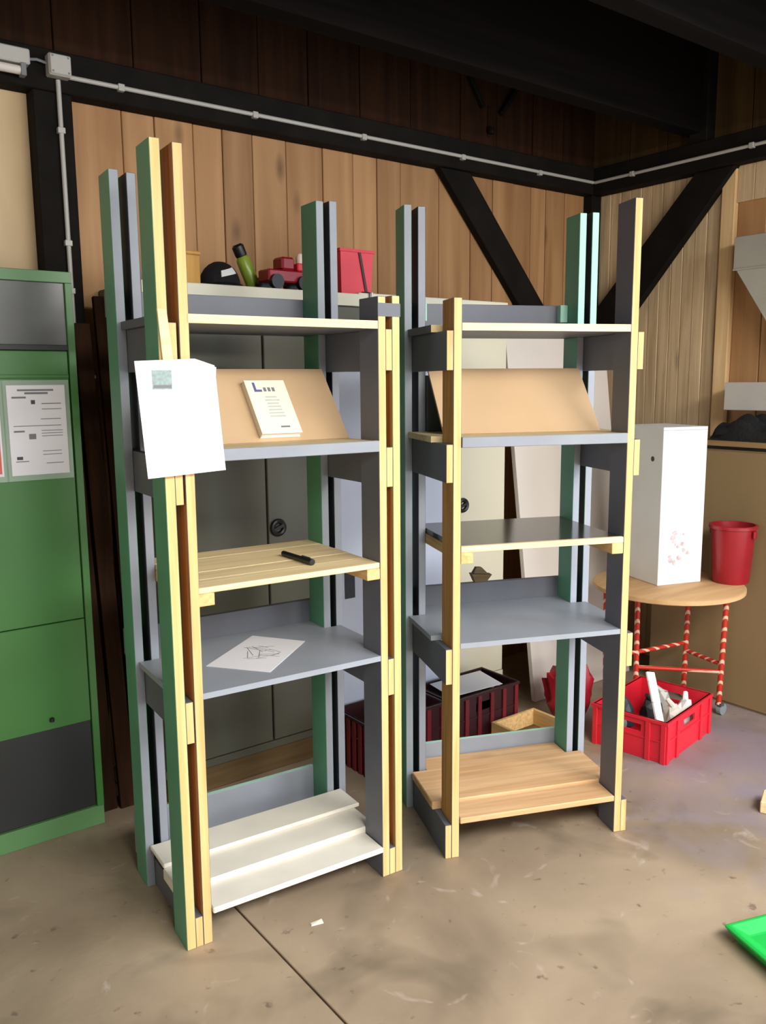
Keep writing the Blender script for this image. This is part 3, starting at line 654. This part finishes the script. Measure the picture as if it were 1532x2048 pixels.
# contents of the red crate
wp_ = thing('white_bracket', 'tall white plastic strap sticking up out of the red crate', 'bracket', in_crate((.13, .13, .0325)), .1)
bm = bmesh.new(); pts = [(0, -.05, 0), (.0, -.045, .08), (.02, -.01, .165), (.05, .03, .24), (.065, .05, .275)]
for p0, p1 in zip(pts, pts[1:]): bar(bm, p0, p1, .045, .012, (0, -.6, .8))
link('strap', bm, M['paper'], wp_, bevel=.002)
lathe('foot', [(.0, 0), (.04, .002), (.045, .02), (.02, .03)], M['paper'], wp_, seg=14, loc=(0, -.05, -.02))
rnd = random.Random(11)
items = [((.235, .075, 0), 'white', 'white crumpled plastic part at the front of the red crate'), ((.34, .07, 0), 'paper', 'small white plastic part near the right side of the red crate'), ((.25, .185, 0), 'lockerD', 'dark grey round part in the middle of the red crate'), ((.37, .19, 0), 'conduit', 'light grey plastic part at the back right of the red crate'), ((.07, .26, 0), 'greyL', 'grey plastic part at the rear left of the red crate'), ((.165, .27, 0), 'greyD', 'slate part at the back of the red crate')]
for (px_, py_, pz_), mt, lab in items:
    t = thing('plastic_part', lab, 'part', in_crate((px_, py_, .0125)), rnd.uniform(0, 3), 'parts in the red crate')
    bm = bmesh.new(); bmesh.ops.create_icosphere(bm, subdivisions=2, radius=1)
    for v in bm.verts:
        k = 1+rnd.uniform(-.16, .16); v.co = Vector((v.co.x*.048*k, v.co.y*.042*k, (v.co.z*.5*k+.55)*.155))
    link('shell', bm, M[mt], t, smooth=False)
    tube_obj('spout', [(0, 0, .15), (.03, .012, .178)], [.014, .010], M[mt], t, seg=8)
bg = thing('red_bag', 'red crumpled bag standing on the floor behind the red crate', 'bag', (2.955, 2.505, 0))
bm = bmesh.new(); bmesh.ops.create_icosphere(bm, subdivisions=3, radius=1)
for v in bm.verts:
    k = 1+.12*math.sin(9*v.co.x+4*v.co.z)+.08*math.sin(13*v.co.y-5*v.co.z); v.co = Vector((v.co.x*.115*k, v.co.y*.10*k, max(0, (v.co.z*.9+.82)*.165*k)))
link('body', bm, M['redD'], bg, smooth=True)
tube_obj('knot', [(.02, 0, .26), (.03, .0, .32), (.02, .01, .36)], [.03, .016, .035], paint('orange_red_plastic', (206, 70, 34), .5), bg, seg=8)
# maroon crates behind the units
mc1 = crate('plastic_crate', 'maroon plastic crate on the floor behind the right shelf unit', (2.30, 2.585, 0), 0, .40, .235, .225, M['maroon'], rib=M['ribred'], ribs=(0, .2, .4, .6, .8, 1))
mc2 = crate('plastic_crate', 'maroon plastic crate on the floor behind the gap between the units', (1.87, 2.60, 0), 0, .40, .225, .225, M['maroon'], rib=M['ribred'], ribs=(0, .2, .4, .6, .8, 1))
cp = tag(hexa('card_sheet', [(2.33, 2.62, .2255), (2.62, 2.60, .2255), (2.66, 2.79, .2255), (2.36, 2.80, .2255), (2.33, 2.62, .2275), (2.62, 2.60, .2275), (2.66, 2.79, .2275), (2.36, 2.80, .2275)], M['sheet']), 'pale card lying across the maroon crate behind the right unit', 'card')
tr = thing('wooden_tray', 'low wooden tray on the floor in front of the maroon crate', 'tray', (2.785, 2.30, 0))
box('tray_floor', (-.27, .0), (0, .262), (0, .012), M['pallet'], tr)
for q in (((-.27, -.254), (0, .262)), ((-.016, 0), (0, .262)), ((-.254, -.016), (0, .016)), ((-.254, -.016), (.246, .262))): box('tray_side', q[0], q[1], (.0122, .085), M['pineY'], tr)
of = thing('wood_offcut', 'small brown wood block balanced on the back rail of the right unit', 'offcut', to_world(R, (.335, D+.0097, .8203)), -.3855)
hexa('block', [(-.03, -.012, 0), (.02, -.012, 0), (.02, .012, 0), (-.03, .012, 0), (-.045, -.016, .035), (.04, -.016, .028), (.04, .016, .028), (-.045, .016, .035)], M['pallet'], of, bevel=.002)
hexa('splinter', [(-.035, -.012, .0355), (.025, -.012, .0305), (.025, .012, .0305), (-.035, .012, .0355), (-.022, -.010, .058), (.0, -.010, .056), (.0, .010, .056), (-.022, .010, .058)], M['pallet'], of)

# ------------------------------------------------------------------ round table
TX, TY, TZ = 3.36, 2.27, .648
tb = thing('round_table', 'small round table with red and white striped tube legs', 'table', (TX, TY, 0))
lathe('table_top', [(.0, TZ-.030), (.325, TZ-.030), (.338, TZ-.024), (.338, TZ-.006), (.330, TZ), (.0, TZ)], M['tabletop'], tb, seg=48, capb=False)
legs = [(.205, -.17), (-.055, .118), (.262, .06), (-.22, .17)]
for (lx, ly) in legs:
    tube_obj('leg', [(lx*.98, ly*.98, .055), (lx, ly, .30), (lx*1.03, ly*1.03, TZ-.0305)], .0125, M['stripe'], tb, seg=12)
for a_, b_, z_ in ((0, 1, .215), (1, 2, .29), (1, 3, .29), (2, 0, .25)):
    p, q = legs[a_], legs[b_]; tube_obj('stretcher', [(p[0], p[1], z_), (q[0], q[1], z_)], .010, M['stripe'], tb, seg=10)
for (lx, ly) in legs:
    cs = boxes('castor', [((lx-.012, lx+.012), (ly-.016, ly+.016), (.048, .062))], M['inkD'], tb)
    bm = bmesh.new(); tube(bm, [(lx+.016, ly-.011, .0275), (lx+.016, ly+.011, .0275)], .0275, 18); link('wheel', bm, M['wheel'], cs, smooth=True)
def frame_prism(t, name, c, z0, z1, mat, bevel=.0): return hexa(name, [(x_, y_, z0) for x_, y_ in c]+[(x_, y_, z1) for x_, y_ in c], mat, t, bevel)
ct = thing('carton', 'tall white carton with violet stains on the round table', 'carton', (3.25, 2.25, TZ+.0005), math.atan2(-.30, .95))
box('body', (0, .24), (0, .30), (0, .72), M['carton'], ct, bevel=.002)
boxes('flap_line', [((.0, .24), (-.0006, .0004), (.705, .7065))], M['ink'], ct)
bm = bmesh.new(); rnd = random.Random(5)
for k in range(14):
    cx, cz, r_ = .10+rnd.gauss(0, .032), .165+rnd.gauss(0, .045), rnd.uniform(.005, .016)
    f = [bm.verts.new((cx+r_*math.cos(2*math.pi*j/9)*rnd.uniform(.7, 1.2), -.0007-k*.00004, cz+r_*math.sin(2*math.pi*j/9)*rnd.uniform(.7, 1.2))) for j in range(9)]; bm.faces.new(f)
link('stain', bm, M['stain'], ct)
hh = lathe('hand_hole', [(.0, 0), (.012, .0), (.012, .0006), (.0, .0006)], M['black'], ct, seg=14)
hh.matrix_local = Matrix.Translation((-.0002, .07, .575)) @ Matrix.Rotation(-math.pi/2, 4, 'Y')
bu = thing('bucket', 'dark red bucket on the round table beside the white carton', 'bucket', (3.59, 2.095, TZ+.0005))
lathe('body', [(.0, .0), (.078, 0), (.082, .006), (.098, .265), (.095, .265), (.079, .010), (.0, .010)], M['redD'], bu, seg=32, capb=False)
lathe('rim', [(.098, .252), (.106, .254), (.106, .268), (.095, .270), (.095, .262)], M['redD'], bu, seg=32, capb=False)
for q in (-1, 1): box('handle_lug', (-.012, .012), (q*.1065-.006, q*.1065+.006), (.215, .25), M['redD'], bu, bevel=.003)

# ------------------------------------------------------------------ right side
bc = thing('brown_cabinet', 'plain brown cabinet along the right wall', 'cabinet', (3.72, 1.25, 0))
box('body', (.01, .29), (0, 1.36), (.0, 1.245), M['brown'], bc)
box('front_panel', (0, .01), (.004, 1.356), (.012, 1.238), M['brown'], bc)
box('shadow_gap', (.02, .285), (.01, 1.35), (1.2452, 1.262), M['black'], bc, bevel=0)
box('cabinet_top', (-.012, .29), (-.005, 1.365), (1.2622, 1.287), M['browntop'], bc)
jk = thing('jacket', 'crumpled black jacket lying on the brown cabinet', 'jacket', (3.84, 2.09, 1.2873))
bm = bmesh.new(); bmesh.ops.create_grid(bm, x_segments=26, y_segments=40, size=1)
for v in bm.verts:
    x_, y_ = v.co.x, v.co.y; r2 = max(0, 1-(x_*x_*.9+y_*y_*.8)); hgt = (.085+.025*math.sin(7*y_+2*x_)+.018*math.sin(11*x_-4*y_))*min(1, r2*2.2)
    v.co = Vector((x_*.11, y_*.27, max(.002, hgt)))
r = bmesh.ops.extrude_face_region(bm, geom=list(bm.faces)); 
for q in r['geom']:
    if isinstance(q, bmesh.types.BMVert): q.co.z = .0
link('cloth', bm, M['blackcloth'], jk, smooth=True)
hexa('sleeve', [(-.09, .05, .03), (-.05, .05, .03), (-.05, .23, .012), (-.09, .23, .012), (-.085, .05, .085), (-.055, .05, .09), (-.055, .23, .05), (-.085, .23, .045)], M['blackcloth'], jk, bevel=.012)
lathe('button', [(.0, 0), (.008, .001), (.008, .004), (.0, .005)], M['conduit'], jk, seg=10, loc=(-.07, -.05, .112))
ws = thing('wall_box_shelf', 'pale grey box shelf on the right wall above the jacket', 'shelf', (3.85, 1.5, 1.43))
box('body', (.012, .195), (0, .83), (0, .13), M['shelfgrey'], ws, bevel=.002); box('front_board', (0, .012), (-.003, .833), (-.002, .132), M['shelfgrey'], ws, bevel=.002)
hd = thing('extractor_hood', 'grey sheet metal hopper hood on the right wall', 'hood', (3.88, 1.55, 1.62))
box('collar', (0, .165), (0, .79), (.475, .63), M['duct'], hd, bevel=.003)
hexa('hopper', [(.06, .30, 0), (.06, .49, 0), (.16, .49, 0), (.16, .30, 0), (.002, .01, .4745), (.002, .775, .4745), (.165, .775, .4745), (.165, .01, .4745)], M['duct'], hd, bevel=.002)
box('seam_strip', (-.004, 0), (0, .79), (.472, .482), M['duct'], hd)
gp = thing('green_panel', 'bright green plastic tray cut off by the right picture edge', 'tray', (2.084, 1.18, 0), -.32)
bm = bmesh.new()
# shallow tray: flat middle with an upturned rim
def ringv(x0, x1, y0, y1, z): return [bm.verts.new(p) for p in ((x0, y0, z), (x1, y0, z), (x1, y1, z), (x0, y1, z))]
rs = [ringv(.03, .57, -.37, -.03, 0), ringv(0, .60, -.40, 0, .045), ringv(.012, .588, -.388, -.012, .050), ringv(.05, .55, -.35, -.05, .030)]
for A, B in zip(rs, rs[1:]):
    for k in range(4): bm.faces.new((A[k], A[(k+1) % 4], B[(k+1) % 4], B[k]))
bm.faces.new(rs[0]); bm.faces.new(rs[-1]); link('body', bm, M['brightgreen'], gp, bevel=.003)
box('handle_rib', (.20, .40), (-.21, -.19), (.0305, .045), M['brightgreen'], gp, bevel=.003)
wbk = thing('pine_offcut', 'pale pine offcut with a dark hole on the floor at the right edge', 'offcut', (2.90, 1.485, 0), .4)
box('block', (-.05, .06), (-.03, .03), (0, .045), M['pineX'], wbk, bevel=.003); lathe('hole', [(.0, .0452), (.012, .0452), (.012, .0458), (.0, .0458)], M['black'], wbk, seg=10, loc=(-.02, 0, 0))
sc = tag(hexa('paper_scrap', [(1.185, 1.945, .0005), (1.222, 1.935, .0005), (1.228, 1.955, .0005), (1.19, 1.96, .0005), (1.187, 1.946, .003), (1.22, 1.937, .002), (1.226, 1.953, .004), (1.192, 1.958, .002)], M['white']), 'tiny white scrap on the floor in front of the left unit', 'scrap')
